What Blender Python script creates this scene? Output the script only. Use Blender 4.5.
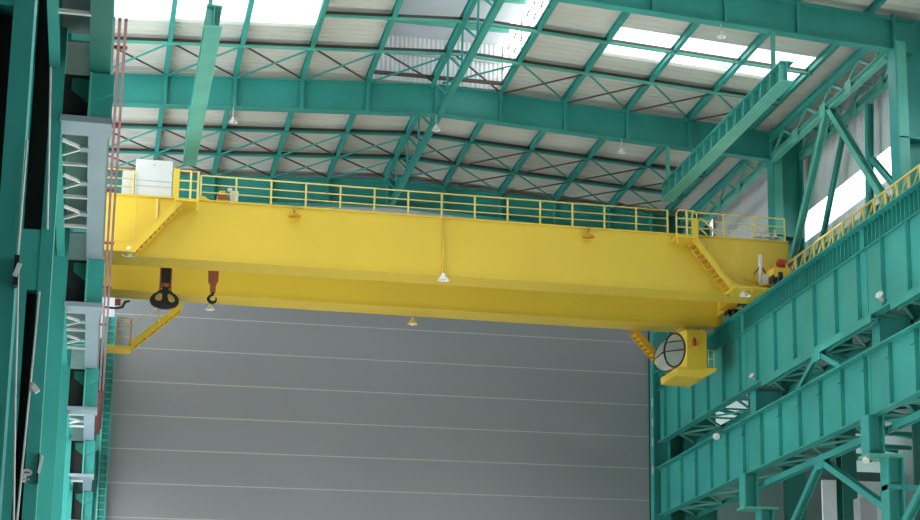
import bpy, bmesh, math, random
from mathutils import Vector, Matrix
random.seed(4)
S = bpy.context.scene
for o in list(bpy.data.objects):
    bpy.data.objects.remove(o)
COL = S.collection

# ------------------------------------------------------------------ camera
R = Vector((0.96249587, -0.27120839, -0.00690738))
U = Vector((-0.05678276, -0.22628333, 0.97240505))
F = Vector((0.26528744, 0.93554362, 0.23319673))
cd = bpy.data.cameras.new('camera')
cam = bpy.data.objects.new('camera', cd)
COL.objects.link(cam)
cam.matrix_world = Matrix(((R.x, U.x, -F.x, 0), (R.y, U.y, -F.y, 0), (R.z, U.z, -F.z, 1.6), (0, 0, 0, 1)))
cd.sensor_fit = 'HORIZONTAL'
cd.sensor_width = 36
cd.lens = 1940.27 * 36 / 920
cd.shift_x = -(640.47 - 460) / 920
cd.shift_y = (320.70 - 260) / 920
cd.clip_end = 1000
S.camera = cam

# ------------------------------------------------------------------ daylight
w = bpy.data.worlds.new('overcast')
S.world = w
w.use_nodes = True
nt = w.node_tree
bg = nt.nodes['Background']
tc = nt.nodes.new('ShaderNodeTexCoord')
sx = nt.nodes.new('ShaderNodeSeparateXYZ')
cr = nt.nodes.new('ShaderNodeValToRGB')
cr.color_ramp.elements[0].position = 0.0
cr.color_ramp.elements[0].color = (0.90, 0.95, 1.0, 1)
cr.color_ramp.elements[1].position = 1.0
cr.color_ramp.elements[1].color = (0.97, 0.98, 1.0, 1)
nt.links.new(tc.outputs['Generated'], sx.inputs[0])
nt.links.new(sx.outputs['Z'], cr.inputs[0])
nt.links.new(cr.outputs[0], bg.inputs['Color'])
bg.inputs['Strength'].default_value = 1.2
S.view_settings.view_transform = 'Standard'
S.view_settings.look = 'None'
S.view_settings.gamma = 1
S.view_settings.exposure = 1.8
S.view_settings.use_curve_mapping = False
sl = bpy.data.lights.new('sun', 'SUN')
sl.energy = 6.0
sl.angle = math.radians(3)
sl.color = (1.0, 0.97, 0.92)
so = bpy.data.objects.new('sun', sl)
COL.objects.link(so)
so.rotation_euler = Vector((0.06, -0.27, -0.96)).to_track_quat('-Z', 'Y').to_euler()

# ------------------------------------------------------------------ materials
def mat(name, col, rough=0.5, metal=0.0, var=0.08, scale=0.6, spec=0.4, trans=None, alpha=None, dirt=None):
    m = bpy.data.materials.new(name)
    m.use_nodes = True
    n = m.node_tree
    b = n.nodes['Principled BSDF']
    b.inputs['Roughness'].default_value = rough
    b.inputs['Metallic'].default_value = metal
    b.inputs['Specular IOR Level'].default_value = spec
    t = n.nodes.new('ShaderNodeTexCoord')
    ns = n.nodes.new('ShaderNodeTexNoise')
    ns.inputs['Scale'].default_value = scale
    ns.inputs['Detail'].default_value = 5
    mx = n.nodes.new('ShaderNodeMix')
    mx.data_type = 'RGBA'
    d = dirt or tuple(max(0, c * (1 - var * 2)) for c in col)
    mx.inputs[6].default_value = (*d, 1)
    mx.inputs[7].default_value = (*tuple(min(1, c * (1 + var)) for c in col), 1)
    mr = n.nodes.new('ShaderNodeMapRange')
    mr.inputs[1].default_value = 0.3
    mr.inputs[2].default_value = 0.7
    n.links.new(t.outputs['Object'], ns.inputs['Vector'])
    n.links.new(ns.outputs['Fac'], mr.inputs[0])
    n.links.new(mr.outputs[0], mx.inputs[0])
    n.links.new(mx.outputs[2], b.inputs['Base Color'])
    if alpha is not None:
        b.inputs['Alpha'].default_value = alpha
    if trans:
        b.inputs['Transmission Weight'].default_value = trans
    return m

TEAL = mat('teal_paint', (0.036, 0.30, 0.262), 0.42, var=0.10, scale=0.35)
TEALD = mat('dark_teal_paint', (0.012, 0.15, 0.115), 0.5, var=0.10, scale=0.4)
TEALP = mat('pale_teal_paint', (0.10, 0.40, 0.32), 0.45, var=0.08)
YEL = mat('yellow_paint', (0.69, 0.475, 0.04), 0.38, var=0.05, scale=0.12)
YELP = mat('pale_yellow_paint', (0.72, 0.56, 0.16), 0.45, var=0.05)
ORG = mat('orange_yellow_paint', (0.58, 0.28, 0.015), 0.5, var=0.08)
RED = mat('red_paint', (0.42, 0.035, 0.03), 0.5)
RUST = mat('rust_red_steel', (0.30, 0.085, 0.035), 0.6)
BLK = mat('black_steel', (0.012, 0.012, 0.014), 0.45)
BROWN = mat('brown_channel_steel', (0.085, 0.065, 0.055), 0.7)  # brown steel of bridging channels, brace rods and glazing bars
WHT = mat('white_enamel', (0.62, 0.62, 0.60), 0.4, var=0.03)
LAMPW = mat('lamp_white_enamel', (0.86, 0.87, 0.88), 0.35, var=0.02)
GRY = mat('grey_sheet', (0.42, 0.43, 0.44), 0.45, var=0.04)
BLUG = mat('blue_grey_paint', (0.23, 0.30, 0.34), 0.45, var=0.05)
PINK = mat('dusty_pink_conductor', (0.36, 0.18, 0.20), 0.55)
SHEET = mat('roof_sheet_inner_face', (0.56, 0.55, 0.50), 0.6, var=0.06, scale=0.25)
SHEETW = mat('white_wall_sheet', (0.72, 0.73, 0.74), 0.6, var=0.04)
SHEETB = mat('blue_white_sheet', (0.55, 0.60, 0.68), 0.6, var=0.04)
CONC = mat('concrete', (0.60, 0.60, 0.58), 0.6, var=0.08, scale=0.2)
DARK = mat('dark_recess_shade', (0.018, 0.02, 0.018), 0.8)  # near-black stands in for shade inside the column and bracket recesses
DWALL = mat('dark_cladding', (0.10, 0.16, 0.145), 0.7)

def glass(name, col, t=0.85):
    m = bpy.data.materials.new(name)
    m.use_nodes = True
    n = m.node_tree
    b = n.nodes['Principled BSDF']
    out = n.nodes['Material Output']
    b.inputs['Base Color'].default_value = (*col, 1)
    b.inputs['Roughness'].default_value = 0.15
    tr = n.nodes.new('ShaderNodeBsdfTransparent')
    mx = n.nodes.new('ShaderNodeMixShader')
    mx.inputs[0].default_value = t
    n.links.new(b.outputs[0], mx.inputs[1])
    n.links.new(tr.outputs[0], mx.inputs[2])
    n.links.new(mx.outputs[0], out.inputs[0])
    return m
SKYL = glass('clear_rooflight_panel', (0.9, 0.92, 0.95), 0.85)
CABG = glass('cab_glass', (0.35, 0.37, 0.33), 0.45)

# the grey back wall: sheets with a pale seam at every course
def wall_mat():
    m = mat('grey_panel_wall', (0.235, 0.24, 0.25), 0.36, var=0.05, scale=0.08, spec=0.5)
    n = m.node_tree
    b = n.nodes['Principled BSDF']
    src = b.inputs['Base Color'].links[0].from_socket
    t = n.nodes.new('ShaderNodeTexCoord')
    s = n.nodes.new('ShaderNodeSeparateXYZ')
    n.links.new(t.outputs['Object'], s.inputs[0])
    a = n.nodes.new('ShaderNodeMath'); a.operation = 'SUBTRACT'; a.inputs[1].default_value = 18.29 - 1.74 * 10
    d = n.nodes.new('ShaderNodeMath'); d.operation = 'DIVIDE'; d.inputs[1].default_value = 1.74
    fr = n.nodes.new('ShaderNodeMath'); fr.operation = 'FRACT'
    lt = n.nodes.new('ShaderNodeMath'); lt.operation = 'LESS_THAN'; lt.inputs[1].default_value = 0.028
    n.links.new(s.outputs['Z'], a.inputs[0]); n.links.new(a.outputs[0], d.inputs[0])
    n.links.new(d.outputs[0], fr.inputs[0]); n.links.new(fr.outputs[0], lt.inputs[0])
    mx = n.nodes.new('ShaderNodeMix'); mx.data_type = 'RGBA'
    n.links.new(lt.outputs[0], mx.inputs[0])
    n.links.new(src, mx.inputs[6])
    mx.inputs[7].default_value = (0.40, 0.40, 0.385, 1)
    n.links.new(mx.outputs[2], b.inputs['Base Color'])
    return m
PANEL = wall_mat()

# ------------------------------------------------------------------ mesh helpers
class MB:
    def __init__(s):
        s.v = []; s.f = []; s.sm = []
    def add(s, vs, fs, smooth=False):
        k = len(s.v)
        s.v += [tuple(v) for v in vs]
        s.f += [tuple(i + k for i in f) for f in fs]
        s.sm += [smooth] * len(fs)
        return s
    def box(s, x0, x1, y0, y1, z0, z1):
        x0, x1 = sorted((x0, x1)); y0, y1 = sorted((y0, y1)); z0, z1 = sorted((z0, z1))
        vs = [(x, y, z) for z in (z0, z1) for y in (y0, y1) for x in (x0, x1)]
        return s.add(vs, [(0, 2, 3, 1), (4, 5, 7, 6), (0, 1, 5, 4), (2, 6, 7, 3), (0, 4, 6, 2), (1, 3, 7, 5)])
    def bar(s, p, q, wd, ht, up=(0, 0, 1)):
        p = Vector(p); q = Vector(q); d = (q - p).normalized()
        u = Vector(up)
        if abs(d.dot(u)) > 0.98: u = Vector((0, 1, 0))
        a = d.cross(u).normalized(); b = a.cross(d).normalized()
        a *= wd / 2; b *= ht / 2
        vs = [e + i * a + j * b for e in (p, q) for i, j in ((-1, -1), (1, -1), (1, 1), (-1, 1))]
        return s.add(vs, [(0, 3, 2, 1), (4, 5, 6, 7), (0, 1, 5, 4), (1, 2, 6, 5), (2, 3, 7, 6), (3, 0, 4, 7)])
    def ibeam(s, p, q, wd, ht, tw=0.03, tf=0.04, up=(0, 0, 1)):
        p = Vector(p); q = Vector(q); d = (q - p).normalized(); u = Vector(up)
        if abs(d.dot(u)) > 0.98: u = Vector((0, 1, 0))
        a = d.cross(u).normalized(); b = a.cross(d).normalized()
        o = b * (ht / 2 - tf / 2)
        s.bar(p + o, q + o, wd, tf, up); s.bar(p - o, q - o, wd, tf, up)
        s.bar(p, q, tw, ht - 2 * tf, up)
        return s
    def tube(s, pts, r, n=8):
        pts = [Vector(p) for p in pts]; k = len(s.v); rings = []
        for i, p in enumerate(pts):
            d = (pts[min(i + 1, len(pts) - 1)] - pts[max(i - 1, 0)]).normalized()
            u = Vector((0, 0, 1)) if abs(d.z) < 0.9 else Vector((0, 1, 0))
            a = d.cross(u).normalized(); b = a.cross(d).normalized()
            rr = r[i] if isinstance(r, (list, tuple)) else r
            rings.append([p + rr * (math.cos(t) * a + math.sin(t) * b) for t in [2 * math.pi * j / n for j in range(n)]])
        vs = [v for rg in rings for v in rg]; fs = []
        for i in range(len(pts) - 1):
            for j in range(n):
                fs.append((i * n + j, i * n + (j + 1) % n, (i + 1) * n + (j + 1) % n, (i + 1) * n + j))
        s.add(vs, fs, True)
        m = (len(pts) - 1) * n
        s.add([], []) if False else None
        s.f += [tuple(k + j for j in reversed(range(n))), tuple(k + m + j for j in range(n))]; s.sm += [False, False]
        return s
    def lathe(s, c, prof, n=20, axis=(0, 0, 1)):
        c = Vector(c); d = Vector(axis).normalized()
        u = Vector((1, 0, 0)) if abs(d.x) < 0.9 else Vector((0, 1, 0))
        a = d.cross(u).normalized(); b = d.cross(a).normalized(); vs = []; fs = []
        for r, h in prof:
            for j in range(n):
                t = 2 * math.pi * j / n
                vs.append(c + d * h + max(r, 1e-4) * (math.cos(t) * a + math.sin(t) * b))
        for i in range(len(prof) - 1):
            for j in range(n):
                fs.append((i * n + j, i * n + (j + 1) % n, (i + 1) * n + (j + 1) % n, (i + 1) * n + j))
        return s.add(vs, fs, True)
    def prism(s, poly, ax, a, b):
        # poly in the two other axes, extruded along ax from a to b
        n = len(poly)
        def mk(t, p):
            return (t, p[0], p[1]) if ax == 'x' else ((p[0], t, p[1]) if ax == 'y' else (p[0], p[1], t))
        vs = [mk(a, p) for p in poly] + [mk(b, p) for p in poly]
        fs = [tuple(range(n - 1, -1, -1)), tuple(range(n, 2 * n))] + [(i, (i + 1) % n, n + (i + 1) % n, n + i) for i in range(n)]
        return s.add(vs, fs)
    def build(s, name, m, parent=None, bevel=0):
        me = bpy.data.meshes.new(name)
        o = bpy.data.objects.new(name, me)
        COL.objects.link(o)
        off = Vector((0, 0, 0))
        if parent is not None:
            o.parent = parent
            p = parent
            while p is not None:
                off += p.location; p = p.parent
        me.from_pydata([tuple(Vector(v) - off) for v in s.v], [], s.f)
        for p, sm in zip(me.polygons, s.sm): p.use_smooth = sm
        bm = bmesh.new(); bm.from_mesh(me)
        bmesh.ops.recalc_face_normals(bm, faces=bm.faces[:])
        bm.to_mesh(me); bm.free()
        me.materials.append(m)
        if bevel:
            bv = o.modifiers.new('bevel', 'BEVEL'); bv.width = bevel; bv.segments = 2; bv.limit_method = 'ANGLE'
        return o

def tag(o, label, cat, group=None):
    o['label'] = label; o['category'] = cat
    if group: o['group'] = group
    return o
def thing(name, loc, label, cat, group=None):
    o = bpy.data.objects.new(name, None)
    o.empty_display_size = 0.3
    o.location = loc
    COL.objects.link(o)
    return tag(o, label, cat, group)
def struct(o):
    o['kind'] = 'structure'; return o
def box(*a): return MB().box(*a)
ORD = ['first', 'second', 'third', 'fourth', 'fifth', 'sixth', 'seventh', 'eighth', 'ninth', 'tenth', 'eleventh', 'twelfth']

# ------------------------------------------------------------------ layout numbers (metres)
RIDGE = 14.5
def zb(x): return 31.95 - 0.055 * abs(x - RIDGE)        # underside of the rafters
def zt(x): return 33.42 - 0.058 * abs(x - RIDGE)        # top of the rafters
def zs(x): return zt(x) + 0.36                          # roof sheet
FR = [69.7, 84.7, 99.7]
LF = [24.7, 39.7, 54.7, 69.7, 84.7, 99.7]
PX = [-1.0, 1.98, 5.02, 8.02, 11.0, 14.2, 17.25, 20.35, 23.4, 26.5, 29.7]
WX = 29.2                                               # web of the right runway girders

# ------------------------------------------------------------------ setting
struct(box(-6, 60, -40, 130, -0.3, 0).build('floor', CONC))
struct(box(0.42, 28.78, 99.97, 100.2, 0, 31.0).build('wall_back', PANEL))
struct(MB().box(-4.6, 28.78, 100.25, 100.5, 24.0, 34.4).box(28.78, 32.7, 100.25, 100.5, 32.3, 34.4).build('wall_gable', SHEETW))
struct(box(-9, 0.2, 100.25, 100.5, 0, 24.0).build('wall_corner', DWALL))
struct(box(28.78, 32.7, 100.25, 100.5, 0, 32.3).build('wall_edge', TEALD))
# right wall above the runway: sheets over and under a long window strip
rw = MB()
def corr_wall(mb, x, y0, y1, z0, z1, p=0.3, d=0.05):
    ys = []; y = y0; k = 0
    while y <= y1 + 1e-6:
        ys.append((y, x + (d if k % 4 in (1, 2) else 0))); y += p / 4; k += 1
    n = len(ys)
    vs = [(xx, yy, z) for z in (z0, z1) for yy, xx in ys]
    fs = [(i, i + 1, n + i + 1, n + i) for i in range(n - 1)]
    return mb.add(vs, fs)
corr_wall(rw, 32.6, 54, 100, 26.45, 27.35)
corr_wall(rw, 32.6, 54, 100, 28.75, 33.6)
struct(rw.build('wall_right', SHEETW))
struct(box(32.62, 32.66, 54, 100, 27.35, 28.75).build('window_1', SKYL))
struct(box(32.4, 32.7, 54, 100, 25.3, 26.4).build('trim_1', TEAL))
struct(box(-7.3, -7, -3, 66, 0, 34).build('shade_wall_left', DWALL))  # unseen hall wall, its length set to shade the left columns
struct(box(-7.3, 33, -3.3, -3, 0, 34).build('shade_wall_front', DWALL))  # unseen wall behind the camera, added to block light on the left columns
struct(box(32.7, 33, -3, 54, 20, 34).build('shade_wall_side', DWALL))  # unseen wall, added to close the shaded front part on the right
struct(box(-7.3, 33, -3, 51, 34, 34.3).build('shade_ceiling_front', SHEET))  # unseen roof, added for shade; stops short to let daylight onto the crane

# roof sheets, corrugated, with the rooflight openings left out
def roof_side(xs, holes):
    mb = MB(); Y0, Y1, st = 62.0, 101.0, 0.125
    n = int((Y1 - Y0) / st)
    for i in range(len(xs) - 1):
        xa, xb = xs[i], xs[i + 1]
        ya = []
        for j in range(n + 1):
            ya.append((Y0 + j * st, 0.0 if j % 4 in (0, 1) else 0.12))
        vs = [(x, y, zs(x) + h) for x in (xa, xb) for y, h in ya]
        fs = []
        for j in range(n):
            ym = Y0 + (j + 0.5) * st; xm = (xa + xb) / 2
            if any(a < xm < b and c < ym < d for a, b, c, d in holes): continue
            fs.append((j, j + 1, n + 1 + j + 1, n + 1 + j))
        mb.add(vs, fs)
    return mb
HOLE = [(-1, 8.02, 73.5, 78.9), (20.35, 29.7, 75.9, 77.4), (20.35, 29.7, 77.52, 78.9), (11.0, 17.25, 70.2, 84.2)]
cl = roof_side([-4.6] + PX + [32.7], HOLE)
struct(cl.build('ceiling', SHEET))
def skyl(name, a, b, c, d, n):
    mb = MB(); mb.add([(a, c, zs(a) + .05), (b, c, zs(b) + .05), (b, d, zs(b) + .05), (a, d, zs(a) + .05)], [(0, 1, 2, 3)])
    return struct(mb.build(name, SKYL))
k = 2
for a, b in ((-1, 1.98), (1.98, 5.02), (5.02, 8.02)):
    skyl('window_%d' % k, a, b, 73.5, 78.9, k); k += 1
for a, b in ((20.35, 23.4), (23.4, 26.5), (26.5, 29.7)):
    for c, d in ((75.9, 77.4), (77.52, 78.9)):
        skyl('window_%d' % k, a, b, c, d, k); k += 1

# ------------------------------------------------------------------ ridge monitor
t = thing('roof_monitor', (14.4, 77, 33.6), 'raised ridge ventilator of pale sheets open to daylight along its right side', 'roof monitor')
mb = MB(); corr = []
for j in range(0, 120):
    corr.append((11.0 + j * 6.25 / 119, 84.2 + (0.05 if j % 4 in (1, 2) else 0)))
n = len(corr)
mb.add([(x, y, z) for z in (33.3, 35.5) for x, y in corr], [(i, i + 1, n + i + 1, n + i) for i in range(n - 1)])
mb.build('end_wall', SHEETW, t)
box(10.8, 17.0, 69.9, 84.6, 35.5, 35.6).build('roof_panel', SHEETB, t)
box(11.0, 11.04, 70.2, 84.2, 33.6, 35.5).build('side_sheet', SHEETB, t)
box(17.25, 17.29, 70.2, 84.2, 33.6, 35.5).build('side_glazing', SKYL, t)
mb = MB()
for i in range(11): mb.bar((17.22, 70.4 + i * 1.37, 33.5), (17.22, 70.4 + i * 1.37, 35.5), 0.04, 0.04)
for z in (34.2, 34.9): mb.bar((17.22, 70.2, z), (17.22, 84.2, z), 0.035, 0.035)
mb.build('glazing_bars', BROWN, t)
for y in (74.0, 78.5, 82.0):
    MB().bar((11.1, y, 35.36), (17.1, y, 35.36), 0.12, 0.2).build('roof_bearer', TEALP, t)
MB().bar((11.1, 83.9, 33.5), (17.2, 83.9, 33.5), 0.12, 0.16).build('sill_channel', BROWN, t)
MB().bar((11.1, 84.1, 34.6), (17.2, 84.1, 34.6), 0.06, 0.1).build('girt', GRY, t)

# ------------------------------------------------------------------ rafters, purlins, bracing
RN = ['nearest', 'middle', 'rearmost']
for i, y in enumerate(FR):
    t = thing('rafter', (RIDGE, y, 31), ['deep teal roof rafter crossing the top right corner of the view',
        'long teal roof rafter bent at the ridge, crossing the whole hall above the crane',
        'dark teal roof rafter along the back wall just above the crane railing'][i], 'rafter')
    W_ = MB()
    xs = [-2.2, RIDGE, 31.6]
    for a, b in zip(xs, xs[1:]):
        W_.prism([(a, zb(a) + .06), (b, zb(b) + .06), (b, zt(b) - .05), (a, zt(a) - .05)], 'y', y - .02, y + .02)
    W_.build('web', TEAL, t)
    for nm, fz in (('bottom_flange', lambda x: zb(x) + .03), ('top_flange', lambda x: zt(x) - .025)):
        m_ = MB()
        for a, b in zip(xs, xs[1:]):
            m_.prism([(a, fz(a) - .03), (b, fz(b) - .03), (b, fz(b) + .03), (a, fz(a) + .03)], 'y', y - .24, y + .24)
        m_.build(nm, TEAL, t)
    for x in PX[:-1]:
        st = MB().prism([(y - .23, zt(x) - .03), (y - .02, zt(x) - .03), (y - .02, zb(x) + .06), (y - .22, zb(x) + .06)], 'x', x - .07, x + .07)
        st.build('purlin_bracket', TEAL, t)
BAYN = ['bay in front of the top right rafter', 'bay in front of the middle rafter', 'bay between the middle and rear rafters']
for bi, (ya, yb) in enumerate(((56.0, 69.7), (69.7, 84.7), (84.7, 99.7))):
    for pi, x in enumerate(PX):
        if bi == 0 and pi < 5: continue
        m_ = MB().ibeam((x, ya + .02, zt(x) + .18), (x, yb - .02, zt(x) + .18), 0.20, 0.34, .03, .035)
        if pi == 5:
            t = thing('ridge_truss', (x, ya, zb(x)), 'laced green ridge truss running into depth, ' + BAYN[bi], 'roof truss')
            MB().ibeam((x - .22, ya + .02, zt(x) + .1), (x - .22, yb - .02, zt(x) + .1), 0.20, 0.5, .03, .035).build('upper_chord', TEAL, t)
            MB().ibeam((x + .2, ya + .3, zb(x) + .16), (x + .2, yb - .3, zb(x) + .16), 0.26, 0.3, .03, .035).build('lower_chord', TEAL, t)
            N = 8
            for j in range(N):
                y0 = ya + .4 + (yb - ya - .8) * j / N; y1 = ya + .4 + (yb - ya - .8) * (j + 1) / N
                a, b = ((x - .15, y0, zt(x)), (x + .15, y1, zb(x) + .25)) if j % 2 == 0 else ((x + .15, y0, zb(x) + .25), (x - .15, y1, zt(x)))
                MB().bar(a, b, .1, .08).build('lacing_bar', TEAL, t)
        else:
            tag(m_.build('purlin', TEAL), 'green roof purlin, %s from left, %s' % (ORD[pi], BAYN[bi]), 'purlin', 'roof purlins')
BR = [(72.7, 1), (76.6, 1), (80.5, 1), (91.9, 2), (95.8, 2), (61.0, 0), (65.5, 0)]
BRN = {72.7: 'farthest in front of the middle rafter', 76.6: 'through the rooflights', 80.5: 'just in front of the middle rafter',
       91.9: 'halfway behind the middle rafter', 95.8: 'nearest the rear rafter', 61.0: 'outermost, in the top right corner', 65.5: 'just in front of the top right rafter'}
for y, bi in BR:
    t = thing('bridging_line', (RIDGE, y, zt(RIDGE)), 'bridging line across the purlins, ' + BRN[y], 'roof bridging', 'roof bridging lines')
    xs = [-1 if bi == 2 or y > 80 else 8.15, RIDGE, 29.8] if bi else [11.2, RIDGE, 29.8]
    a_, b_ = MB(), MB()
    for p, q in zip(xs, xs[1:]):
        b_.bar((p, y + .02, zt(p) - .02), (q, y + .02, zt(q) - .02), .12, .1)
        a_.bar((p, y + .3, zt(p) + .16), (q, y + .3, zt(q) + .16), .16, .22)
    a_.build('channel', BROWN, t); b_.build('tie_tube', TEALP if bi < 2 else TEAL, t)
CELLS = [(80.6, 84.4, 'row before the middle rafter'), (92.0, 95.7, 'upper row behind the middle rafter'), (95.9, 99.4, 'lower row behind the middle rafter')]
for ya, yb, nm in CELLS:
    for i in range(len(PX) - 1):
        xa, xb = PX[i], PX[i + 1]
        t = thing('roof_cross_brace', ((xa + xb) / 2, (ya + yb) / 2, zt(xa)), 'crossed roof brace, %s gap from left, %s' % (ORD[i], nm), 'roof brace', 'roof cross braces')
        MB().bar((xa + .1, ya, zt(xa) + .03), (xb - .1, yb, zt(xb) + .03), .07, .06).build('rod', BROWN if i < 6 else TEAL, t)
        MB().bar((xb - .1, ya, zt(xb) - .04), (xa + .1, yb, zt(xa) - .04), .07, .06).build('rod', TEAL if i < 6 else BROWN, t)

# short monorail beams under the roof
for x, lb in ((3.2, 'pale green monorail beam hanging under the roof on the left above the white cabinet'),
              (25.5, 'pale green monorail beam with web stiffeners hanging under the roof on the right')):
    t = thing('monorail_beam', (x, 77, 28.8), lb, 'monorail beam')
    y0, y1 = 68.3, 85.2
    box(x - .3, x + .3, y0, y1, 28.75, 28.81).build('bottom_flange', TEALP, t)
    box(x - .02, x + .02, y0, y1, 28.81, 29.56).build('web', TEAL, t)
    box(x - .28, x + .28, y0, y1, 29.56, 29.62).build('top_flange', TEAL, t)
    for j in range(16):
        box(x - .27, x - .02, y0 + .2 + j * 1.1, y0 + .24 + j * 1.1, 28.81, 29.56).build('stiffener', TEALP, t)
    for y in (69.6, 84.6):
        MB().ibeam((x - .1, y, 29.6), (x - .1, y, zb(x)), .16, .16, .03, .03).build('hanger', TEALP, t)

# ------------------------------------------------------------------ right columns and runways
CN = ['right-hand steel column under the top right rafter end', 'right-hand steel column behind the right end of the crane', 'right-hand steel column beside the edge of the grey back wall']
for i, y in enumerate(FR):
    t = thing('column', (30, y, 0), 'teal ' + CN[i], 'column')
    if i < 2:
        sh = MB().box(30.6, 30.68, y - .4, y + .4, 23.4, 32.6).box(32.1, 32.18, y - .4, y + .4, 23.4, 32.6).box(30.68, 32.1, y + .1, y + .16, 23.4, 32.6)
        sh.build('upper_shaft', TEAL, t)
        box(30.68, 31.1, y - .4, y - .36, 23.4, 31.4).build('flange_strip', TEALP, t)
        MB().prism([(y - .4, 27.2), (y + .4, 27.2), (y + .4, 27.26), (y - .4, 27.26)], 'x', 30.68, 32.1).build('diaphragm', TEAL, t)
        MB().box(29.48, 29.55, y - .4, y + .4, 18.2, 19.6).box(30.75, 30.82, y - .4, y + .4, 18.2, 19.6).box(29.55, 30.75, y - .3, y - .24, 18.2, 19.6).build('upper_stub', TEAL, t)
        MB().box(28.86, 28.93, y - .4, y + .4, 14.1, 15.66).box(29.46, 29.53, y - .4, y + .4, 14.1, 15.66).box(28.93, 29.46, y - .05, y, 14.1, 15.66).build('lower_stub', TEAL, t)
        box(28.75, 30.45, y - .55, y + .5, 14.0, 14.1).build('cap_plate', TEALP, t)
        MB().box(29.62, 29.7, y - .4, y + .4, 0, 14.0).box(30.22, 30.3, y - .4, y + .4, 0, 14.0).box(29.7, 30.22, y - .05, y, 0, 14.0).build('lower_shaft', TEAL, t)
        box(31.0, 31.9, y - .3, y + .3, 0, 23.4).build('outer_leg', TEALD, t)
        box(29.62, 31.95, y - .3, y + .3, 12.75, 12.95).build('tie_plate', TEAL, t)
    else:
        MB().box(28.82, 28.9, y - .45, y + .15, 0, 32.5).box(29.7, 29.78, y - .45, y + .15, 0, 32.5).box(28.9, 29.7, y - .1, y - .04, 0, 32.5).build('shaft', TEAL, t)
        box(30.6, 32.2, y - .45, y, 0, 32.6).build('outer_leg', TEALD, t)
        for z in (17.9, 19.4, 20.5, 21.6):
            box(28.76, 28.82, y - .45, y - .4, z, z + .45).build('light_gap', WHT, t)  # white blocks stand in for gaps of light along the column edge

def runway(ya, yb, upper, label):
    z0, z1 = (19.6, 23.45) if upper else (15.65, 18.2)
    t = thing('runway_girder', (WX, (ya + yb) / 2, z0), label, 'runway girder', 'right runway girders')
    e = .03
    ya += e; yb -= e
    box(WX, WX + .05, ya, yb, z0 + .06, z1 - .06).build('web', TEAL, t)
    box(WX - .2, WX + .25, ya, yb, z0, z0 + .06).build('bottom_flange', TEAL, t)
    box(WX - .36, WX + .42, ya, yb, z1 - .06, z1).build('top_flange', TEAL, t)
    nst = int((yb - ya) / 2.5)
    for j in range(nst + 1):
        yy = ya + .3 + 2.5 * j + (.4 if upper else 0)
        if yy > yb - .1: continue
        box(WX - .17, WX, yy - .02, yy + .02, z0 + .06, z1 - .06).build('stiffener', TEAL, t)
        if upper:
            for q in range(1, 6):
                y2 = yy + 2.5 * q / 6
                if y2 < yb - .05:
                    box(WX - .15, WX, y2 - .02, y2 + .02, z1 - .96, z1 - .06).build('short_stiffener', TEAL, t)
        else:
            box(WX - .2, WX, yy - .02, min(yy + .35, yb), z1 - .62, z1 - .58).build('gusset', TEAL, t)
    if upper:
        box(WX - .15, WX, ya, yb, z1 - 1.0, z1 - .96).build('ledge', TEAL, t)
        box(WX - .04, WX + .04, ya, yb, z1, z1 + .14).build('crane_rail', BLK, t)
        for j in range(int((yb - ya) / .9)):
            box(WX - .2, WX - .06, ya + .3 + j * .9, ya + .5 + j * .9, z1, z1 + .08).build('rail_clip', BLK, t)
        box(WX + .42, 31.2, ya, yb, z1 - .1, z1 - .04).build('walkway_deck', TEALD, t)
    # horizontal surge lattice behind the bottom flange
    zl = z0 + .1
    MB().ibeam((31.2, ya, zl), (31.2, yb, zl), .2, .25).build('surge_chord', TEAL, t)
    nb = 6
    for j in range(nb):
        y0 = ya + (yb - ya) * j / nb; y1 = ya + (yb - ya) * (j + 1) / nb
        a, b = ((WX + .3, y0, zl), (31.1, y1, zl)) if j % 2 else ((31.1, y0, zl), (WX + .3, y1, zl))
        MB().bar(a, b, .09, .09).build('surge_brace', TEALP, t)
        MB().bar((WX + .3, y0, zl), (31.1, y0, zl), .09, .09).build('surge_strut', TEALP, t)
    return t
LV = {True: 'upper', False: 'lower'}
POS = ['nearest the viewer at the right edge', 'in front of the right end of the crane', 'reaching the back wall']
for up in (True, False):
    for i, (a, b) in enumerate(((54.7, 69.7), (69.7, 84.7), (84.7, 99.2))):
        runway(a, b, up, 'stiffened %s right runway girder, length %s' % (LV[up], POS[i]))

# portal bracing beneath each runway girder
def portal(ya, yb, zst, zl, zr, label):
    up = zst > 17
    x = 29.1 if up else 29.95
    ym = (ya + yb) / 2 - (2.2 if up else 0)
    t = thing('portal_brace', (x, ym, zst), label, 'brace', 'portal braces of the right runway')
    y0, y1 = (ya - .8, yb - 2.8) if up else (ya + .5, yb - .5)
    MB().ibeam((x, y0, zst), (x, y1, zst), .28, .33, .04, .05, up=(1, 0, 0)).build('strut', TEAL, t)
    if up:
        for d in (-1, 1):
            MB().ibeam((x, ym + d * .1, zst - .12), (x, ym + d * 2.5, zl), .22, .24, .04, .04, up=(1, 0, 0)).build('diagonal', TEAL, t)
    else:
        MB().ibeam((x, ym + .1, zst - .12), (x, ym + 6.6, zl), .28, .3, .04, .05, up=(1, 0, 0)).build('diagonal', TEAL, t)
        MB().ibeam((x, ym - .1, zst - .12), (x, ym - 7.0, zr), .28, .3, .04, .05, up=(1, 0, 0)).build('diagonal', TEAL, t)
    box(x - .17, x - .14, ym - .5, ym + .5, zst - .45, zst + .15).build('gusset_plate', TEAL, t)
portal(69.7, 84.7, 19.42, 18.25, 18.25, 'slender V-legged strut between the right runway girders, below the crane end')
portal(55.0, 69.7, 19.42, 18.25, 18.25, 'slender V-legged strut between the right runway girders, at the right edge')
portal(69.7, 84.7, 15.2, 11.1, 12.1, 'large teal K brace under the lower runway girder at the bottom right')
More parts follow.
